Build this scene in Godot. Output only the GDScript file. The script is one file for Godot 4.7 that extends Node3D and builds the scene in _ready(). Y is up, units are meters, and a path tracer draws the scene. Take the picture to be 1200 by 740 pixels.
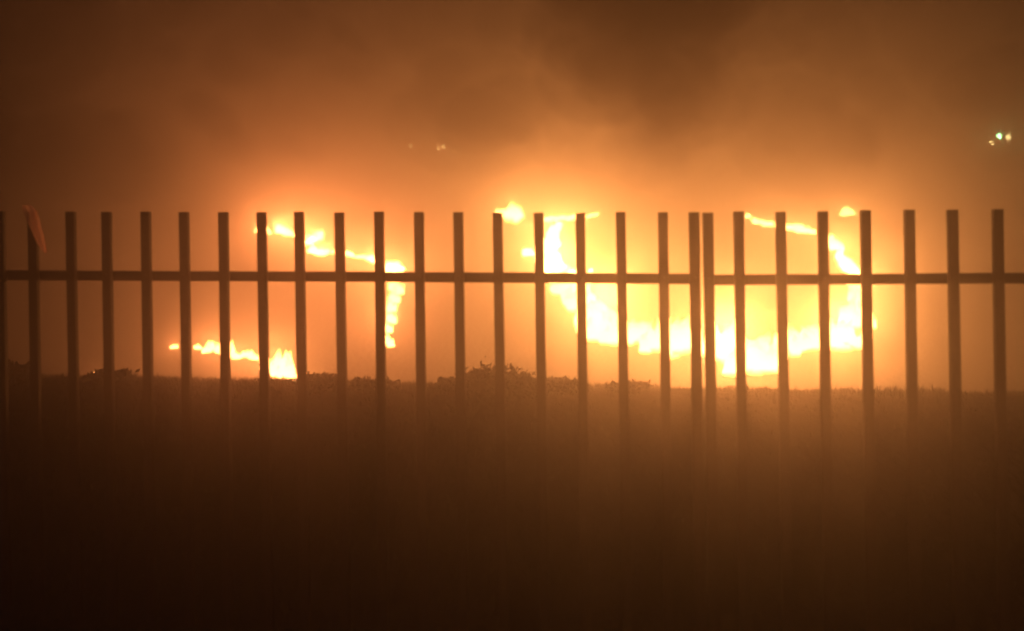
extends Node3D
# A wildfire on a hillside at night, seen through a steel picket fence over a dark field.

const FOCAL := 1148.0            # focal length of the view in photograph pixels (1200 wide)
const EYE := 2.9
var rng := RandomNumberGenerator.new()
var rough_noise := FastNoiseLite.new()
var fine_noise := FastNoiseLite.new()
var M := {}
var flame_meshes: Array[ArrayMesh] = []
var taken := {}
var flame_power := 26.0


func _ready() -> void:
	rng.seed = 4711
	rough_noise.seed = 11
	rough_noise.frequency = 0.03
	rough_noise.fractal_octaves = 4
	fine_noise.seed = 5
	fine_noise.frequency = 0.45
	fine_noise.fractal_octaves = 4
	set_camera()
	set_sky()
	make_materials()
	build_terrain()
	build_fences()
	build_shrubs()
	build_grass()
	build_fires()
	build_lamps()
	build_scrap()
	build_smoke()


# ---------------------------------------------------------------- camera, sky, light

func set_camera() -> void:
	var cam := Camera3D.new()
	cam.name = "camera"
	cam.position = Vector3(0, EYE, 0)
	var lens := CameraAttributesPhysical.new()
	lens.frustum_focal_length = 37.23        # 24 mm high film
	lens.exposure_aperture = 0.53             # focused on the fires: the near fence goes a little soft
	lens.frustum_focus_distance = 12.0
	lens.frustum_near = 0.1
	lens.frustum_far = 2500.0
	cam.attributes = lens
	cam.fov = rad_to_deg(2.0 * atan(370.0 / FOCAL))
	cam.near = 0.1
	cam.far = 2500.0
	add_child(cam)
	cam.current = true


func set_sky() -> void:
	var env := Environment.new()
	env.background_mode = Environment.BG_SKY
	env.tonemap_mode = Environment.TONE_MAPPER_LINEAR
	env.tonemap_exposure = 1.0
	env.sdfgi_enabled = true
	env.ssao_enabled = true
	env.ssil_enabled = true
	env.volumetric_fog_enabled = true
	env.volumetric_fog_density = 0.043
	env.volumetric_fog_albedo = Color(1.0, 0.96, 0.93)
	env.volumetric_fog_anisotropy = 0.855
	# night sky filled with drifting smoke: soft brown clouds, the same in every direction
	var n := FastNoiseLite.new()
	n.seed = 3
	n.frequency = 1.1
	n.fractal_octaves = 4
	var im := Image.create(512, 256, false, Image.FORMAT_RGBF)
	for j in 256:
		var up := (0.5 - (j + 0.5) / 256.0) * PI
		for i in 512:
			var a := (i + 0.5) / 512.0 * TAU
			var p := Vector3(cos(up) * sin(a), sin(up) * 1.4, cos(up) * cos(a))
			var v := clampf(0.5 + 0.75 * n.get_noise_3dv(p), 0.0, 1.0)
			var c := Color(0.030, 0.013, 0.022).lerp(Color(0.085, 0.036, 0.044), v)
			im.set_pixel(i, j, c)
	var pan := PanoramaSkyMaterial.new()
	pan.panorama = ImageTexture.create_from_image(im)
	var sky := Sky.new()
	sky.sky_material = pan
	env.sky = sky
	env.background_energy_multiplier = 0.8
	var we := WorldEnvironment.new()
	we.name = "world_environment"
	we.environment = env
	add_child(we)
	var moon := DirectionalLight3D.new()
	moon.name = "moonlight"
	moon.light_energy = 0.07
	moon.light_color = Color(0.72, 0.66, 1.0)
	moon.light_angular_distance = 2.0
	moon.shadow_enabled = true
	moon.rotation_degrees = Vector3(-55, -25, 0)
	add_child(moon)


# ---------------------------------------------------------------- helpers

func numbered(called: String) -> String:
	if not taken.has(called):
		taken[called] = 0
		return called
	taken[called] += 1
	return "%s_%03d" % [called, taken[called]]


func thing(called: String, label: String, category: String, at := Vector3.ZERO, group := "") -> Node3D:
	var o := Node3D.new()
	o.name = numbered(called)
	add_child(o)
	o.position = at
	tag(o, label, category, group)
	return o


func tag(o: Node, label: String, category: String, group := "") -> void:
	o.set_meta("label", label)
	o.set_meta("category", category)
	if group:
		o.set_meta("group", group)


func part(called: String, mesh: Mesh, mat: Material, parent: Node, at := Vector3.ZERO) -> MeshInstance3D:
	var o := MeshInstance3D.new()
	o.name = called
	o.mesh = mesh
	o.material_override = mat
	o.position = at
	parent.add_child(o, true)
	return o


func pixel(px: float, py: float, d: float) -> Vector3:
	return Vector3((px - 600.0) / FOCAL * d, EYE + (370.0 - py) / FOCAL * d, -d)


func lin(r: float, g: float, b: float) -> Color:
	return Color(r, g, b).linear_to_srgb()


# a box with narrow chamfers along its four long edges, from a to b, w wide (sideways) and t thick
func bar(st: SurfaceTool, a: Vector3, b: Vector3, side: Vector3, w: float, t: float, bevel := 0.004) -> void:
	var axis := (b - a).normalized()
	side = (side - axis * side.dot(axis)).normalized()
	var out := axis.cross(side).normalized()
	var hw := w / 2
	var ht := t / 2
	var k := bevel
	var ring := [Vector2(-hw + k, -ht), Vector2(hw - k, -ht), Vector2(hw, -ht + k), Vector2(hw, ht - k), Vector2(hw - k, ht), Vector2(-hw + k, ht), Vector2(-hw, ht - k), Vector2(-hw, -ht + k)]
	for i in 8:
		var p: Vector2 = ring[i]
		var q: Vector2 = ring[(i + 1) % 8]
		var op := side * p.x + out * p.y
		var oq := side * q.x + out * q.y
		quad(st, a + op, a + oq, b + oq, b + op)
	for e in [a, b]:
		for i in range(1, 7):
			var tri := [e + side * ring[0].x + out * ring[0].y, e + side * ring[i].x + out * ring[i].y, e + side * ring[i + 1].x + out * ring[i + 1].y]
			if e == b:
				tri.reverse()
			for v in tri:
				st.add_vertex(v)


func quad(st: SurfaceTool, a: Vector3, b: Vector3, c: Vector3, d: Vector3) -> void:
	for v in [a, c, b, a, d, c]:
		st.add_vertex(v)


func begin() -> SurfaceTool:
	var st := SurfaceTool.new()
	st.begin(Mesh.PRIMITIVE_TRIANGLES)
	st.set_smooth_group(-1)
	return st


func finish(st: SurfaceTool) -> ArrayMesh:
	st.generate_normals()
	return st.commit()


# ---------------------------------------------------------------- materials

func noise_texture(freq: float, lo: Color, hi: Color, seed_no: int) -> NoiseTexture2D:
	var n := FastNoiseLite.new()
	n.seed = seed_no
	n.frequency = freq
	n.fractal_octaves = 5
	var r := Gradient.new()
	r.set_color(0, lo)
	r.set_color(1, hi)
	var t := NoiseTexture2D.new()
	t.width = 512
	t.height = 512
	t.seamless = true
	t.noise = n
	t.color_ramp = r
	return t


func make_materials() -> void:
	var steel := StandardMaterial3D.new()
	steel.albedo_texture = noise_texture(0.02, lin(0.03, 0.016, 0.011), lin(0.085, 0.04, 0.024), 21)
	steel.uv1_triplanar = true
	steel.uv1_scale = Vector3.ONE * 2.0
	steel.roughness = 0.75
	steel.metallic = 0.2
	M.steel = steel
	var soil := StandardMaterial3D.new()
	soil.vertex_color_use_as_albedo = true
	soil.albedo_texture = noise_texture(0.025, Color(0.55, 0.55, 0.55), Color(1, 1, 1), 22)
	soil.uv1_triplanar = true
	soil.uv1_world_triplanar = true
	soil.uv1_scale = Vector3.ONE * 0.35
	soil.roughness = 1.0
	soil.metallic_specular = 0.1
	soil.heightmap_enabled = true
	soil.heightmap_texture = noise_texture(0.03, Color.BLACK, Color.WHITE, 23)
	soil.heightmap_scale = 5.0
	M.soil = soil
	var leaf := StandardMaterial3D.new()
	leaf.vertex_color_use_as_albedo = true
	leaf.roughness = 0.9
	leaf.cull_mode = BaseMaterial3D.CULL_DISABLED
	leaf.backlight_enabled = true
	leaf.backlight = Color(0.3, 0.3, 0.3)
	M.leaf = leaf
	var twig := StandardMaterial3D.new()
	twig.albedo_color = lin(0.04, 0.025, 0.016)
	twig.roughness = 1.0
	M.twig = twig
	# burning gas: white hot at the foot, orange and thin at the tips
	var g := Gradient.new()
	g.offsets = PackedFloat32Array([0.0, 0.16, 0.5, 0.8, 1.0])
	g.colors = PackedColorArray([lin(0.3, 0.09, 0.015), lin(1.0, 0.42, 0.12), lin(1.0, 0.38, 0.10), lin(0.8, 0.28, 0.06), lin(0.35, 0.09, 0.012)])
	var gt := GradientTexture2D.new()
	gt.gradient = g
	gt.fill_from = Vector2(0, 0)
	gt.fill_to = Vector2(0, 1)
	gt.width = 4
	gt.height = 128
	var ag := Gradient.new()
	ag.offsets = PackedFloat32Array([0.0, 0.5, 1.0])
	ag.colors = PackedColorArray([Color(0, 0, 0, 0.8), Color(0, 0, 0, 0.9), Color(0, 0, 0, 0.15)])
	var at := GradientTexture2D.new()
	at.gradient = ag
	at.fill_from = Vector2(0, 0)
	at.fill_to = Vector2(0, 1)
	at.width = 4
	at.height = 128
	var f := StandardMaterial3D.new()
	f.albedo_color = Color(1, 1, 1, 1)
	f.albedo_texture = at
	f.transparency = BaseMaterial3D.TRANSPARENCY_ALPHA
	f.roughness = 1.0
	f.metallic_specular = 0.0
	f.texture_repeat = false
	f.emission_enabled = true
	f.emission_texture = gt
	f.emission_energy_multiplier = 20.0
	f.cull_mode = BaseMaterial3D.CULL_DISABLED
	M.flame = f
	var hot: StandardMaterial3D = f.duplicate()
	hot.emission_energy_multiplier = 65.0
	M.hot_flame = hot
	var ember := StandardMaterial3D.new()
	ember.albedo_color = lin(0.02, 0.015, 0.012)
	ember.roughness = 1.0
	M.char = ember
	for c in [["lamp_green", Color(0.6, 1.0, 0.66), 170.0], ["lamp_warm", Color(1.0, 0.86, 0.55), 90.0], ["lamp_faint", Color(1.0, 0.84, 0.5), 18.0]]:
		var lm := StandardMaterial3D.new()
		lm.albedo_color = Color(0.8, 0.8, 0.8)
		lm.emission_enabled = true
		lm.emission = c[1]
		lm.emission_energy_multiplier = c[2]
		M[c[0]] = lm
	var film := StandardMaterial3D.new()
	film.albedo_color = Color(0.95, 0.62, 0.55, 0.6)
	film.transparency = BaseMaterial3D.TRANSPARENCY_ALPHA
	film.roughness = 0.6
	film.cull_mode = BaseMaterial3D.CULL_DISABLED
	film.backlight_enabled = true
	film.backlight = Color(1.0, 0.8, 0.75)
	M.film = film


# ---------------------------------------------------------------- terrain

func smooth(a: float, b: float, x: float) -> float:
	return smoothstep(a, b, x)


func crest_height(x: float) -> float:
	# the brow of the field sinks towards the right
	return 2.128 - 0.0175 * x + 0.05 * rough_noise.get_noise_2d(x * 6.0, 0.0)


func height(x: float, z: float) -> float:
	var d := -z
	var side := clampf(x, -16.0, 16.0)
	var near := crest_height(side) * smooth(7.5, 10.4, d)
	near += 0.05 * fine_noise.get_noise_2d(x, z) * (0.4 + 0.6 * smooth(6.0, 10.0, d))
	if d > 10.4:
		var drop := smooth(10.4, 18.0, d)
		near = near * (1.0 - drop) + 1.12 * drop
	var hill := 0.0
	if d > 18.0:
		hill = maxf(0.0, d - 19.5) * 0.2127
		if d > 55.0:
			hill += (d - 55.0) * 0.095
		hill -= smooth(100.0, 180.0, d) * maxf(0.0, d - 106.0) * 0.30
		hill += rough_noise.get_noise_2d(x * 1.4, z * 1.4) * (0.2 + smooth(35, 100, d) * 1.8) * smooth(19.0, 30.0, d)
	return near + hill


func ground_color(x: float, z: float) -> Color:
	var d := -z
	var v := clampf(0.5 + 0.9 * rough_noise.get_noise_2d(x * 9.0, z * 9.0), 0.0, 1.0)
	var c := Color(0.032, 0.024, 0.019).lerp(Color(0.075, 0.055, 0.042), v)
	if d > 19.0:
		c = Color(0.03, 0.022, 0.016).lerp(Color(0.075, 0.055, 0.03), v)
	return c


func sheet(xs: Array, zs: Array) -> ArrayMesh:
	var st := SurfaceTool.new()
	st.begin(Mesh.PRIMITIVE_TRIANGLES)
	st.set_smooth_group(0)
	for z in zs:
		for x in xs:
			st.set_color(ground_color(x, z))
			st.add_vertex(Vector3(x, height(x, z), z))
	var w := xs.size()
	for j in zs.size() - 1:
		for i in w - 1:
			var a := j * w + i
			for k in [a, a + w, a + 1, a + 1, a + w, a + w + 1]:
				st.add_index(k)
	st.generate_normals()
	return st.commit()


func spread(marks: Array) -> Array:
	var out := []
	for m in marks:
		var v: float = m[0]
		while v < m[1] - 1e-4:
			out.append(v)
			v += m[2]
	out.append(marks[-1][1])
	return out


func build_terrain() -> void:
	var xs := spread([[-700.0, -200.0, 50.0], [-200.0, -40.0, 10.0], [-40.0, -16.0, 1.5], [-16.0, 16.0, 0.35], [16.0, 40.0, 1.5], [40.0, 200.0, 10.0], [200.0, 700.0, 50.0]])
	var zs := spread([[-19.0, 0.0, 0.3], [0.0, 12.0, 1.5], [12.0, 60.0, 8.0]])
	var far_x := spread([[-700.0, -160.0, 30.0], [-160.0, -70.0, 5.0], [-70.0, 70.0, 1.2], [70.0, 160.0, 5.0], [160.0, 700.0, 30.0]])
	var far_z := spread([[-1200.0, -300.0, 40.0], [-300.0, -110.0, 8.0], [-110.0, -60.0, 2.0], [-60.0, -18.5, 0.8]])
	var g := part("ground", sheet(xs, zs), M.soil, self)
	g.set_meta("kind", "structure")
	var h := part("hillside", sheet(far_x, far_z), M.soil, self, Vector3(0, -0.02, 0))
	h.set_meta("kind", "structure")


# the place on the hillside that the given pixel of the photograph shows
func on_hill(px: float, py: float) -> Vector3:
	var d := 18.0
	while d < 160.0:
		var p := pixel(px, py, d)
		if p.y <= height(p.x, p.z):
			return Vector3(p.x, height(p.x, p.z), p.z)
		d += 0.05
	return pixel(px, py, 110.0)


# ---------------------------------------------------------------- fence

func fence_depth(px: float) -> float:
	return 1.0 / (1.0 / 8.0 + (px - 600.0) * 0.000009)


func build_fences() -> void:
	var left := [-82.0, -40.0, 3.0, 41.4, 85.7, 127.5, 173.2, 218.0, 263.8, 308.8, 352.7, 399.8, 445.8, 492.5, 538.5, 584.6, 632.7, 681.2, 728.6, 777.8, 814.3]
	var right := [830.5, 866.3, 915.5, 964.7, 1014.6, 1065.8, 1116.4, 1169.0, 1222.0, 1276.0]
	fence_panel(left, [[-100.0, 322.3], [0.0, 322.6], [400.0, 324.3], [700.0, 326.0], [820.0, 327.0]], "rusty brown steel picket fence panel running from the left edge to the doubled pickets", 248.4, 250.0)
	fence_panel(right, [[825.0, 328.0], [1000.0, 327.2], [1200.0, 326.0], [1300.0, 325.4]], "short steel picket fence panel on the right of the doubled pickets, nearest the camera", 250.0, 244.6)


func along(table: Array, x: float) -> float:
	for i in table.size() - 1:
		if x <= table[i + 1][0] or i == table.size() - 2:
			return lerpf(table[i][1], table[i + 1][1], (x - table[i][0]) / (table[i + 1][0] - table[i][0]))
	return 0.0


func fence_panel(marks: Array, rail_y: Array, label: String, top_a: float, top_b: float) -> void:
	var mid := pixel(marks[0], 326.0, fence_depth(marks[0]))
	var root := thing("picket_fence", label, "fence", Vector3(mid.x, 0, mid.z), "steel fence panels")
	var a := pixel(marks[0], 326.0, fence_depth(marks[0]))
	var b := pixel(marks[-1], 326.0, fence_depth(marks[-1]))
	var run := Vector3(b.x - a.x, 0, b.z - a.z).normalized()
	var front := Vector3(-run.z, 0, run.x)
	if front.z < 0:
		front = -front
	for i in marks.size():
		var px: float = marks[i]
		var d := fence_depth(px)
		var at_rail := pixel(px, along(rail_y, px), d)
		var top_y := pixel(px, lerpf(top_a, top_b, float(i) / (marks.size() - 1)) + rng.randf_range(-0.7, 0.7), d).y
		var lean := run * (0.0165 + rng.randf_range(-0.003, 0.003))
		var top := at_rail - lean * (top_y - at_rail.y)
		top.y = top_y
		var foot := at_rail + lean * at_rail.y
		foot.y = -0.15
		var st := begin()
		var base := root.position
		var is_post := px > 800.0 and px < 840.0
		bar(st, foot - base + front * 0.026, top - base + front * 0.026, run, 0.079 if not is_post else 0.084, 0.05, 0.007)
		var p := part("post" if is_post else "picket", finish(st), M.steel, root)
		# the screw that holds the picket to the rail
		for y in [at_rail.y, 0.14]:
			var hold: Vector3 = at_rail + lean * (at_rail.y - y)
			hold.y = y
			var cyl := CylinderMesh.new()
			cyl.top_radius = 0.008
			cyl.bottom_radius = 0.013
			cyl.height = 0.01
			cyl.radial_segments = 8
			cyl.rings = 1
			var s := part("screw", cyl, M.steel, p, hold - base + front * 0.055)
			s.basis = Basis(Quaternion(Vector3.UP, front))
	# the two rails behind the pickets
	for level in 2:
		var st2 := begin()
		var stops := [marks[0] - 3.0]
		for r in rail_y:
			if r[0] > marks[0] and r[0] < marks[-1]:
				stops.append(r[0])
		stops.append(marks[-1] + 3.0)
		for k in stops.size() - 1:
			var p0 := pixel(stops[k], along(rail_y, stops[k]), fence_depth(stops[k]))
			var p1 := pixel(stops[k + 1], along(rail_y, stops[k + 1]), fence_depth(stops[k + 1]))
			if level == 1:
				p0.y = 0.14
				p1.y = 0.14
			bar(st2, p0 - root.position - front * 0.037, p1 - root.position - front * 0.037, Vector3.UP, 0.084, 0.07, 0.007)
		part("rail", finish(st2), M.steel, root)


# ---------------------------------------------------------------- plants

func leaf_blob(st: SurfaceTool, size: Vector3, count: int, tone: Color, leaf_size: float) -> void:
	for i in count:
		var dir := Vector3(rng.randf_range(-1, 1), rng.randf_range(-0.1, 1), rng.randf_range(-1, 1)).normalized()
		var lump := 0.72 + 0.4 * fine_noise.get_noise_3dv(dir * 3.0 + Vector3(count, 0, 0))
		var r := lump * pow(rng.randf(), 0.45)
		if rng.randf() < 0.08:
			r *= 1.22
		var p := Vector3(dir.x * size.x, maxf(0.0, dir.y) * size.y, dir.z * size.z) * r
		var n := Vector3(rng.randfn(), rng.randfn(), rng.randfn()).normalized()
		var along_v := n.cross(Vector3(rng.randfn(), rng.randfn(), rng.randfn())).normalized()
		var l := leaf_size * rng.randf_range(0.7, 1.5)
		var w := n.cross(along_v) * l * 0.24
		st.set_color(tone * rng.randf_range(0.6, 1.4))
		var m := p + along_v * l * 0.5 + n * l * 0.1
		var e := p + along_v * l
		for v in [p, m + w, m - w, m + w, e, m - w]:
			st.add_vertex(v)


func shrub(at: Vector3, size: Vector3, count: int, label: String) -> void:
	var root := thing("shrub", label, "shrub", at, "scrub on the brow of the field")
	var st := begin()
	leaf_blob(st, size, count, Color(0.05, 0.048, 0.028), 0.055)
	part("foliage", finish(st), M.leaf, root)
	var tw := begin()
	for i in 14:
		var a := rng.randf() * TAU
		var tip := Vector3(cos(a) * size.x * 0.75, size.y * rng.randf_range(0.5, 0.95), sin(a) * size.z * 0.75)
		var foot := Vector3(cos(a) * 0.04, -0.05, sin(a) * 0.04)
		var bend := foot.lerp(tip, 0.5) + Vector3(0, size.y * 0.12, 0)
		bar(tw, foot, bend, Vector3(sin(a), 0, -cos(a)), 0.018, 0.018, 0.004)
		bar(tw, bend, tip, Vector3(sin(a), 0, -cos(a)), 0.009, 0.009, 0.002)
	part("stem", finish(tw), M.twig, root)


func build_shrubs() -> void:
	# pixel x, base row, width and height in pixels, distance
	var list := [
		[8, 444, 66, 30, 10.2, "dark leafy shrub at the left edge, behind the first pickets"],
		[128, 444, 60, 9, 10.4, "low flat shrub on the brow left of the small left fire"],
		[374, 446, 66, 15, 10.3, "low rounded shrub just right of the bright fire at the left"],
		[436, 450, 70, 8, 10.4, "flat straggling shrub below the narrow upright fire"],
		[586, 456, 130, 40, 10.1, "tallest bushy shrub on the brow, left of the main fire"],
		[532, 454, 50, 16, 10.3, "small shrub leaning on the tallest bush, on its left"],
		[655, 458, 74, 14, 10.3, "small shrub on the brow right of the tallest bush"],
		[735, 461, 60, 10, 10.4, "thin low shrub on the brow under the main fire"],
	]
	for s in list:
		var d: float = s[4]
		var p := pixel(s[0], s[1], d)
		p.y = height(p.x, p.z) - 0.02
		var w: float = s[2] / FOCAL * d
		var crown := pixel(s[0], s[1] - s[3], d).y
		var h: float = maxf(0.15, crown - p.y)
		shrub(p, Vector3(w * 0.55, h * 0.92, w * 0.45), 900 + int(s[2] * 30), s[5])


func build_grass() -> void:
	var st := begin()
	for i in 9:
		var a := rng.randf() * TAU
		var o := Vector3(cos(a), 0, sin(a)) * rng.randf_range(0.0, 0.05)
		var lean := Vector3(cos(a), 0, sin(a)) * rng.randf_range(0.03, 0.1)
		var side := Vector3(-sin(a), 0, cos(a)) * 0.003
		var h := rng.randf_range(0.05, 0.13)
		var m := o + lean * 0.4 + Vector3(0, h * 0.6, 0)
		var t := o + lean + Vector3(0, h, 0)
		for v in [o - side, o + side, m + side, o - side, m + side, m - side, m - side, m + side, t]:
			st.add_vertex(v)
	var tuft := finish(st)
	var count := 9000
	var mm := MultiMesh.new()
	mm.transform_format = MultiMesh.TRANSFORM_3D
	mm.use_colors = true
	mm.mesh = tuft
	mm.instance_count = count
	for i in count:
		var d := rng.randf_range(8.2, 12.0)
		if i % 3 == 0:
			d = rng.randf_range(9.6, 11.2)
		var x := rng.randf_range(-0.62, 0.62) * d * 1.15
		var s := rng.randf_range(0.35, 1.0)
		if d > 9.6 and d < 11.0 and rng.randf() < 0.02:
			s *= rng.randf_range(1.1, 1.7)
		s *= clampf(0.75 + 0.9 * rough_noise.get_noise_2d(x * 7.0, d * 7.0), 0.2, 1.3)
		var b := Basis(Vector3.UP, rng.randf() * TAU).scaled(Vector3(s, s * rng.randf_range(0.7, 1.2), s))
		mm.set_instance_transform(i, Transform3D(b, Vector3(x, height(x, -d) - 0.01, -d)))
		var k := rng.randf_range(0.6, 1.3)
		mm.set_instance_color(i, Color(0.07 * k, 0.054 * k, 0.03 * k))
	var o := MultiMeshInstance3D.new()
	o.name = "dry_grass"
	o.multimesh = mm
	o.material_override = M.leaf
	o.set_meta("kind", "stuff")
	tag(o, "sparse dry grass on the dark field behind the fence", "grass")
	add_child(o)


# ---------------------------------------------------------------- fire

# one lick of flame in the unit box: x and z within half a metre, y from 0 to 1
func tongue(st: SurfaceTool, foot: Vector3, h: float, r: float) -> void:
	var rings := 9
	var seg := 8
	var sway := Vector3(rng.randf_range(-0.16, 0.16), 0, rng.randf_range(-0.12, 0.12)) * h
	var phase := rng.randf() * TAU
	var wave := rng.randf_range(0.04, 0.1)
	for j in rings + 1:
		var t := float(j) / rings
		var c := foot + Vector3(0, h * t, 0) + sway * t * t + Vector3(sin(t * 6.0 + phase), 0, cos(t * 5.0 + phase)) * wave * t
		var rad := r * sqrt(maxf(0.02, 1.0 - 1.3 * pow(absf(2.0 * t - 0.8) / 1.2, 2.0))) * (1.0 - 0.35 * t)
		rad = maxf(rad, r * 0.02)
		for i in seg + 1:
			var a := float(i % seg) / seg * TAU
			var k := 1.0 + 0.28 * sin(a * 3.0 + phase + t * 4.0) * (0.3 + t)
			st.set_uv(Vector2(0.5, clampf(t * (0.8 + 0.2 * h), 0.01, 0.99)))
			st.set_smooth_group(1)
			st.add_vertex(c + Vector3(cos(a), 0, sin(a)) * rad * k)


func make_flame_meshes() -> void:
	for v in 8:
		var st := SurfaceTool.new()
		st.begin(Mesh.PRIMITIVE_TRIANGLES)
		var n := rng.randi_range(4, 6)
		for k in n:
			var x := lerpf(-0.38, 0.38, (k + 0.5) / n) + rng.randf_range(-0.06, 0.06)
			var h := rng.randf_range(0.55, 0.95) * (1.0 - 0.7 * absf(x))
			tongue(st, Vector3(x, -0.03 + 0.14 * rng.randf(), rng.randf_range(-0.15, 0.15)), h, rng.randf_range(0.17, 0.27))
			var first := k * 10 * 9
			for j in 9:
				for i in 8:
					var a := first + j * 9 + i
					for q in [a, a + 9, a + 1, a + 1, a + 9, a + 10]:
						st.add_index(q)
		st.generate_normals()
		flame_meshes.append(st.commit())


# a fire: marks are [pixel x, base row, flame height in pixels, width of the burning strip in pixels]
func fire(called: String, label: String, marks: Array, spacing := 0.55, power := 1.0, group := "") -> void:
	var spots := []
	var travelled := 0.0
	for i in marks.size():
		if marks.size() == 1:
			spots.append(marks[0])
			break
		if i == marks.size() - 1:
			spots.append(marks[i])
			break
		var a: Array = marks[i]
		var b: Array = marks[i + 1]
		var len := Vector2(b[0] - a[0], b[1] - a[1]).length()
		var steps := maxi(1, int(round(len / maxf(4.0, 0.5 * (a[2] + b[2]) * spacing))))
		for k in steps:
			var t := float(k) / steps
			spots.append([lerpf(a[0], b[0], t), lerpf(a[1], b[1], t), lerpf(a[2], b[2], t), lerpf(a[3], b[3], t)])
	var first := on_hill(spots[0][0], spots[0][1])
	var root := thing(called, label, "fire", first, group)
	var area := 0.0
	var centre := Vector3.ZERO
	var lights := []
	for s in spots:
		var many := maxi(1, int(round(s[3] / maxf(4.0, s[2] * 0.7))))
		for k in many:
			var px: float = s[0] + (k + 0.5 - many / 2.0) * s[3] / many + rng.randfn(0, 1.0 + 0.08 * s[2])
			var py: float = s[1] + rng.randfn(0, 0.8 + 0.07 * s[2])
			var p := on_hill(px, py)
			var metre := -p.z / FOCAL
			var h: float = s[2] * metre * rng.randf_range(0.85, 1.3)
			var w: float = maxf(s[2] * 0.6, s[3] / many * 1.45) * metre * rng.randf_range(0.85, 1.2)
			var f := part("flame", flame_meshes[rng.randi() % flame_meshes.size()], M.flame if -p.z < 33.0 else M.hot_flame, root, p - first - Vector3(0, 0.03, 0))
			f.basis = Basis(Vector3.UP, rng.randfn(0, 0.5) + (PI if rng.randf() < 0.5 else 0.0)).scaled_local(Vector3(w, h, w * 0.8))
			var size := w * h * 0.55
			area += size
			centre += p * size
			lights.append([p, size, h])
	# the light it gives, gathered into lamps along the fire
	var groups := clampi(int(ceil(lights.size() / 8.0)), 1, 9)
	var per := int(ceil(float(lights.size()) / groups))
	for g in groups:
		var sum := 0.0
		var at := Vector3.ZERO
		var tall := 0.0
		for l in lights.slice(g * per, (g + 1) * per):
			sum += l[1]
			at += l[0] * l[1]
			tall = maxf(tall, l[2])
		if sum <= 0.0:
			continue
		var o := OmniLight3D.new()
		o.name = "fire_light"
		o.light_color = lin(1.0, 0.355, 0.088) if first.x > -4.0 else lin(1.0, 0.275, 0.074)
		o.light_energy = sum * 1.3 * power * flame_power * (0.28 if first.x > -4.0 else 0.28 if called == "low_fire" else 0.6 if called == "upright_fire" else 2.1)
		o.light_size = clampf(tall * 0.5, 0.15, 0.6)
		o.omni_range = 400.0
		o.omni_attenuation = 2.0
		o.shadow_enabled = true
		root.add_child(o, true)
		o.position = at / sum - first + Vector3(0, tall * 0.6, tall * 0.9)


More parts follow.
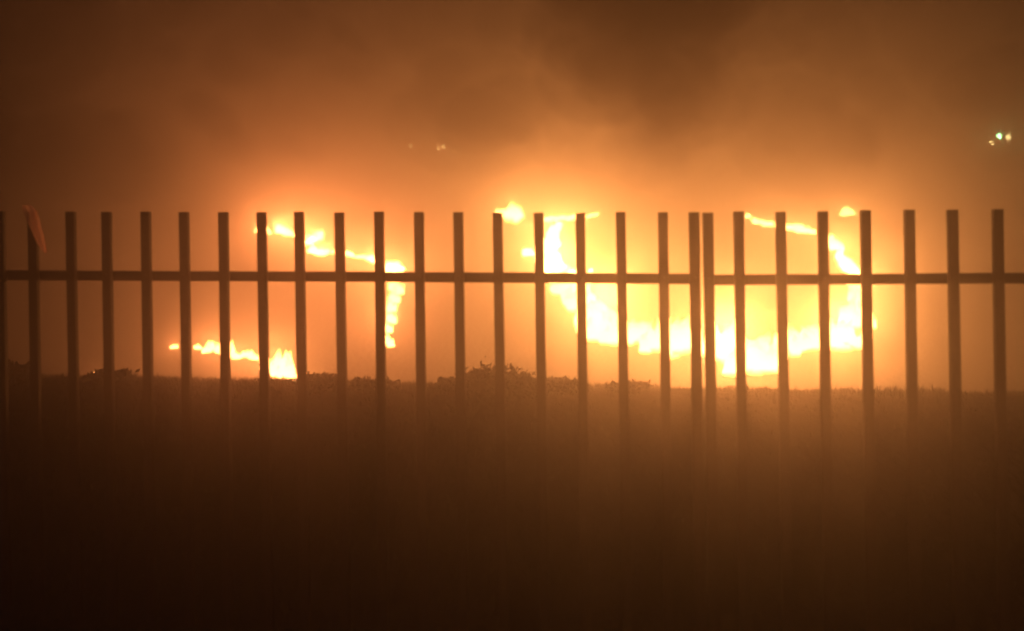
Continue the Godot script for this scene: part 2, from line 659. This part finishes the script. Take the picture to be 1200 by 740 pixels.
func build_fires() -> void:
	make_flame_meshes()
	fire("wildfire", "large white hot fire front curving down the hill and along its foot, right of centre", [
		[654, 268, 10, 10], [646, 284, 14, 11], [643, 302, 20, 14], [650, 322, 26, 26], [664, 346, 32, 30], [684, 372, 42, 34], [704, 398, 66, 44], [722, 401, 36, 24], [748, 405, 36, 22], [768, 410, 40, 20], [782, 414, 46, 18], [798, 418, 56, 24], [814, 418, 40, 18],
		[832, 424, 54, 26], [852, 432, 62, 38], [878, 436, 66, 50], [904, 431, 60, 38], [922, 420, 38, 22], [944, 411, 32, 20], [966, 405, 38, 24], [988, 404, 48, 36], [1003, 390, 44, 18], [1005, 366, 30, 9], [1002, 342, 24, 9], [993, 316, 22, 13], [981, 294, 18, 11], [974, 282, 12, 7]], 0.3)
	fire("ridge_fire_line", "thin line of flames slanting along the slope behind the right pickets", [
		[874, 256, 6, 5], [890, 262, 7, 6], [912, 266, 7, 8], [934, 271, 9, 10], [952, 273, 10, 10]], 0.6)
	fire("hill_fire", "small bright oval fire highest on the slope, above the middle pickets", [[592, 257, 20, 12], [602, 259, 25, 20], [613, 257, 20, 10]], 0.45)
	fire("hill_fire", "thin flat line of flames right of the oval fire", [[640, 258, 6, 6], [656, 257, 8, 8], [672, 257, 7, 6], [688, 255, 5, 5], [700, 252, 4, 4]], 0.7)
	fire("spot_fire", "small spot fire left of the bend of the large fire front", [[622, 300, 12, 8]])
	fire("spot_fire", "tiny spot fire inside the curve of the large fire front, near the rail", [[691, 319, 11, 8]])
	fire("spot_fire", "small spot fire on the right end of the large fire front", [[1025, 386, 22, 8]])
	fire("spot_fire", "small pointed spot fire high on the slope at the right", [[988, 252, 8, 7], [997, 252, 9, 7]])
	fire("fire_line", "broken line of low flames high on the left slope", [
		[300, 271, 5, 4], [316, 272, 7, 6], [331, 276, 15, 10], [346, 277, 6, 6]], 0.7)
	fire("fire_line", "hooked C shaped line of flames on the left slope", [
		[376, 278, 9, 9], [366, 282, 12, 8], [361, 294, 13, 8], [370, 298, 7, 8], [386, 297, 6, 8]], 0.6)
	fire("fire_line", "faint thread of flames reaching towards the narrow upright fire", [
		[405, 301, 6, 5], [418, 302, 4, 5], [432, 303, 5, 5], [439, 308, 12, 7]], 0.8)
	fire("upright_fire", "narrow upright fire burning up the slope left of centre", [
		[463, 318, 22, 16], [461, 336, 20, 11], [458, 358, 20, 9], [456, 380, 18, 10], [455, 404, 24, 13]], 0.5)
	fire("low_fire", "bright fire low on the left whose flames rise above the brow", [
		[312, 430, 14, 8], [322, 436, 20, 12], [333, 442, 38, 14], [342, 445, 42, 12], [348, 446, 28, 8]], 0.35)
	fire("low_fire", "slanting streak of flames low on the left beside the bright fire", [
		[236, 411, 12, 8], [248, 414, 20, 10], [258, 415, 24, 10], [272, 416, 17, 10], [288, 420, 14, 9], [300, 422, 10, 7]], 0.45)
	fire("spot_fire", "tiny spot fire left of the slanting streak of flames", [[203, 410, 6, 6]])
	fire("spot_fire", "faint spot fire on the brow between the third and fourth pickets from the left", [[110, 438, 3, 5]], 0.55, 0.6)


# ---------------------------------------------------------------- far lamps

func build_lamps() -> void:
	var list := [
		[1171, 160, 86.0, "lamp_green", 1.0, "brighter greenish street lamp on the far slope at the right edge"],
		[1183, 161, 86.0, "lamp_warm", 0.8, "warmer street lamp just right of the brightest far lamp"],
		[1163, 167, 86.0, "lamp_warm", 0.45, "dim street lamp low on the left of the brightest far lamp"],
		[481, 171, 86.0, "lamp_faint", 0.5, "faint far street lamp leftmost of those above the centre left"],
		[513, 173, 86.0, "lamp_faint", 0.5, "faint far street lamp left of a close pair"],
		[520, 172, 86.0, "lamp_faint", 0.55, "faint far street lamp right of a close pair"],
		[532, 177, 86.0, "lamp_faint", 0.35, "faintest far street lamp at the right of the small row"],
	]
	for l in list:
		var d: float = l[2]
		var lamp := pixel(l[0], l[1], d)
		var floor_y := height(lamp.x, lamp.z) - 0.05
		while lamp.y - floor_y > 6.0 and d < 140.0:
			d += 0.5
			lamp = pixel(l[0], l[1], d)
			floor_y = height(lamp.x, lamp.z) - 0.05
		while lamp.y - floor_y < 4.0 and d > 60.0:
			d -= 0.5
			lamp = pixel(l[0], l[1], d)
			floor_y = height(lamp.x, lamp.z) - 0.05
		var tall := lamp.y - floor_y
		var root := thing("street_lamp", l[5], "street lamp", Vector3(lamp.x, floor_y, lamp.z), "lights of the far town")
		var pole := CylinderMesh.new()
		pole.bottom_radius = 0.11
		pole.top_radius = 0.06
		pole.height = tall + 0.25
		part("pole", pole, M.steel, root, Vector3(0, tall / 2 + 0.12, -0.35))
		var st := begin()
		bar(st, Vector3(0, tall + 0.27, -0.4), Vector3(0, tall + 0.3, 0.25), Vector3.RIGHT, 0.3, 0.06, 0.01)
		part("lamp_arm", finish(st), M.steel, root)
		var bulb := SphereMesh.new()
		var r: float = 0.1 * sqrt(l[4])
		bulb.radius = r
		bulb.height = r * 2
		bulb.radial_segments = 16
		bulb.rings = 8
		part("lamp_bulb", bulb, M[l[3]], root, Vector3(0, tall, 0))
		var o := OmniLight3D.new()
		o.name = "lamp_light"
		o.light_color = M[l[3]].emission
		o.light_energy = 0.4 * l[4]
		o.light_size = 0.1
		o.omni_range = 60.0
		o.omni_attenuation = 2.0
		o.shadow_enabled = true
		root.add_child(o, true)
		o.position = Vector3(0, tall, 0)


# ---------------------------------------------------------------- scrap of film on the fence

func build_scrap() -> void:
	var d := fence_depth(42.0) - 0.11
	var path := [[31, 241, 5], [35, 247, 9], [38, 256, 10], [41, 266, 9], [45, 276, 8], [49, 286, 6], [53, 297, 2]]
	var st := SurfaceTool.new()
	st.begin(Mesh.PRIMITIVE_TRIANGLES)
	var base := pixel(40, 297, d)
	var cols := 6
	for j in path.size():
		var m: Array = path[j]
		for i in cols + 1:
			var u := float(i) / cols - 0.5
			var p := pixel(m[0] + u * m[2] * 1.7, m[1] + rng.randf_range(-1.5, 1.5), d)
			p.z += 0.012 * sin(u * 9.0 + j * 0.9) + 0.006 * rng.randf()
			st.add_vertex(p - base)
	for j in path.size() - 1:
		for i in cols:
			var a := j * (cols + 1) + i
			for q in [a, a + cols + 1, a + 1, a + 1, a + cols + 1, a + cols + 2]:
				st.add_index(q)
	st.generate_normals()
	var o := part("plastic_scrap", st.commit(), M.film, self, base)
	tag(o, "torn scrap of pinkish plastic film snagged on the second picket from the left edge", "plastic scrap")


# ---------------------------------------------------------------- smoke

func puff(root: Node3D, at: Vector3, size: Vector3, density: float, tilt := 0.0, dark := false) -> void:
	var f := FogVolume.new()
	f.name = "smoke_puff"
	f.shape = RenderingServer.FOG_VOLUME_SHAPE_ELLIPSOID
	f.size = size
	var key := "smoke%.4f%s" % [density, dark]
	if not M.has(key):
		var m := FogMaterial.new()
		m.density = density
		m.albedo = lin(0.10, 0.06, 0.06) if dark else Color(0.94, 0.9, 0.86)
		M[key] = m
	f.material = M[key]
	root.add_child(f, true)
	f.position = at - root.position
	f.rotation.z = tilt


func smoke(label: String, at: Vector3) -> Node3D:
	var s := thing("smoke_plume", label, "smoke", at)
	s.set_meta("kind", "stuff")
	return s


func build_smoke() -> void:
	# the layer that fills the whole hollow behind the brow
	var low := smoke("glowing smoke lying over the whole burning hollow behind the brow", pixel(600, 440, 60))
	puff(low, Vector3(0, 0, -66), Vector3(260, 80, 98), 0.0008)
	var left := smoke("broad orange column of smoke drifting up over the left fires", pixel(330, 420, 70))
	plume(left, 14, [[60, 250], [640, 270], [620, 180], [655, 60], [620, -120], [40, -120], [70, 60], [70, 200]], 0.02, 22.0, 40.0)
	var right := smoke("bright column of smoke rising over the large fire front on the right", pixel(880, 420, 70))
	plume(right, 14, [[690, 270], [1150, 270], [1190, 180], [1140, 40], [1150, -120], [900, -120], [860, 30], [830, 130], [790, 220]], 0.02, 22.0, 40.0)
	var sooty := smoke("dark purplish brown soot smoke hanging between the two glowing columns at the top", pixel(740, 420, 45))
	plume(sooty, 170, [[655, -90], [900, -90], [868, 10], [838, 70], [822, 110], [806, 160], [785, 175], [735, 135], [692, 100], [668, 50]], 0.17, 10.5, 19.0, true, 0.03, 0.1)
	plume(sooty, 40, [[630, -90], [930, -90], [880, 40], [840, 110], [810, 215], [770, 215], [700, 140], [650, 60]], 0.07, 10.5, 19.0, true, 0.04, 0.12)
	var drift := smoke("faint darker drifts of smoke veined through the glow above the fence", pixel(600, 420, 45))
	plume(drift, 120, [[-60, -90], [1260, -90], [1260, 190], [-60, 190]], 0.1, 11.0, 24.0, true, 0.03, 0.13)
	var edge := smoke("dark soot smoke in the upper left corner", pixel(-20, 420, 45))
	plume(edge, 50, [[-160, -120], [110, -120], [60, 0], [30, 90], [-30, 230], [-160, 240]], 0.13, 10.5, 19.0, true, 0.05, 0.14)
	var close := smoke("thin smoke that has drifted over the ground this side of the fence", Vector3(0, 0, -3))
	puff(close, Vector3(0, 1.5, -2.4), Vector3(19, 8, 9.6), 0.01)


# puffs of many sizes scattered over the outline that the column of smoke has seen from the fence
func plume(root: Node3D, count: int, outline: Array, density: float, from_d: float, to_d: float, dark := false, smallest := 0.07, largest := 0.29) -> void:
	var shape := PackedVector2Array()
	for p in outline:
		shape.append(Vector2(p[0], p[1]))
	var box := Rect2(shape[0], Vector2.ZERO)
	for p in shape:
		box = box.expand(p)
	var made := 0
	while made < count:
		var q := Vector2(rng.randf_range(box.position.x, box.end.x), rng.randf_range(box.position.y, box.end.y))
		if not Geometry2D.is_point_in_polygon(q, shape):
			continue
		var d := rng.randf_range(from_d, to_d)
		var big := pow(rng.randf(), 1.6)
		var s := lerpf(smallest, largest, big) * d
		var size := Vector3(s * rng.randf_range(0.8, 1.6), s * rng.randf_range(0.6, 1.1), s * rng.randf_range(0.8, 1.3))
		var dense: float = density * [0.6, 1.0, 1.6][rng.randi() % 3] * (1.0 if big > 0.3 else 1.6)
		puff(root, pixel(q.x, q.y, d), size, dense, rng.randf_range(-0.8, 0.8), dark)
		made += 1
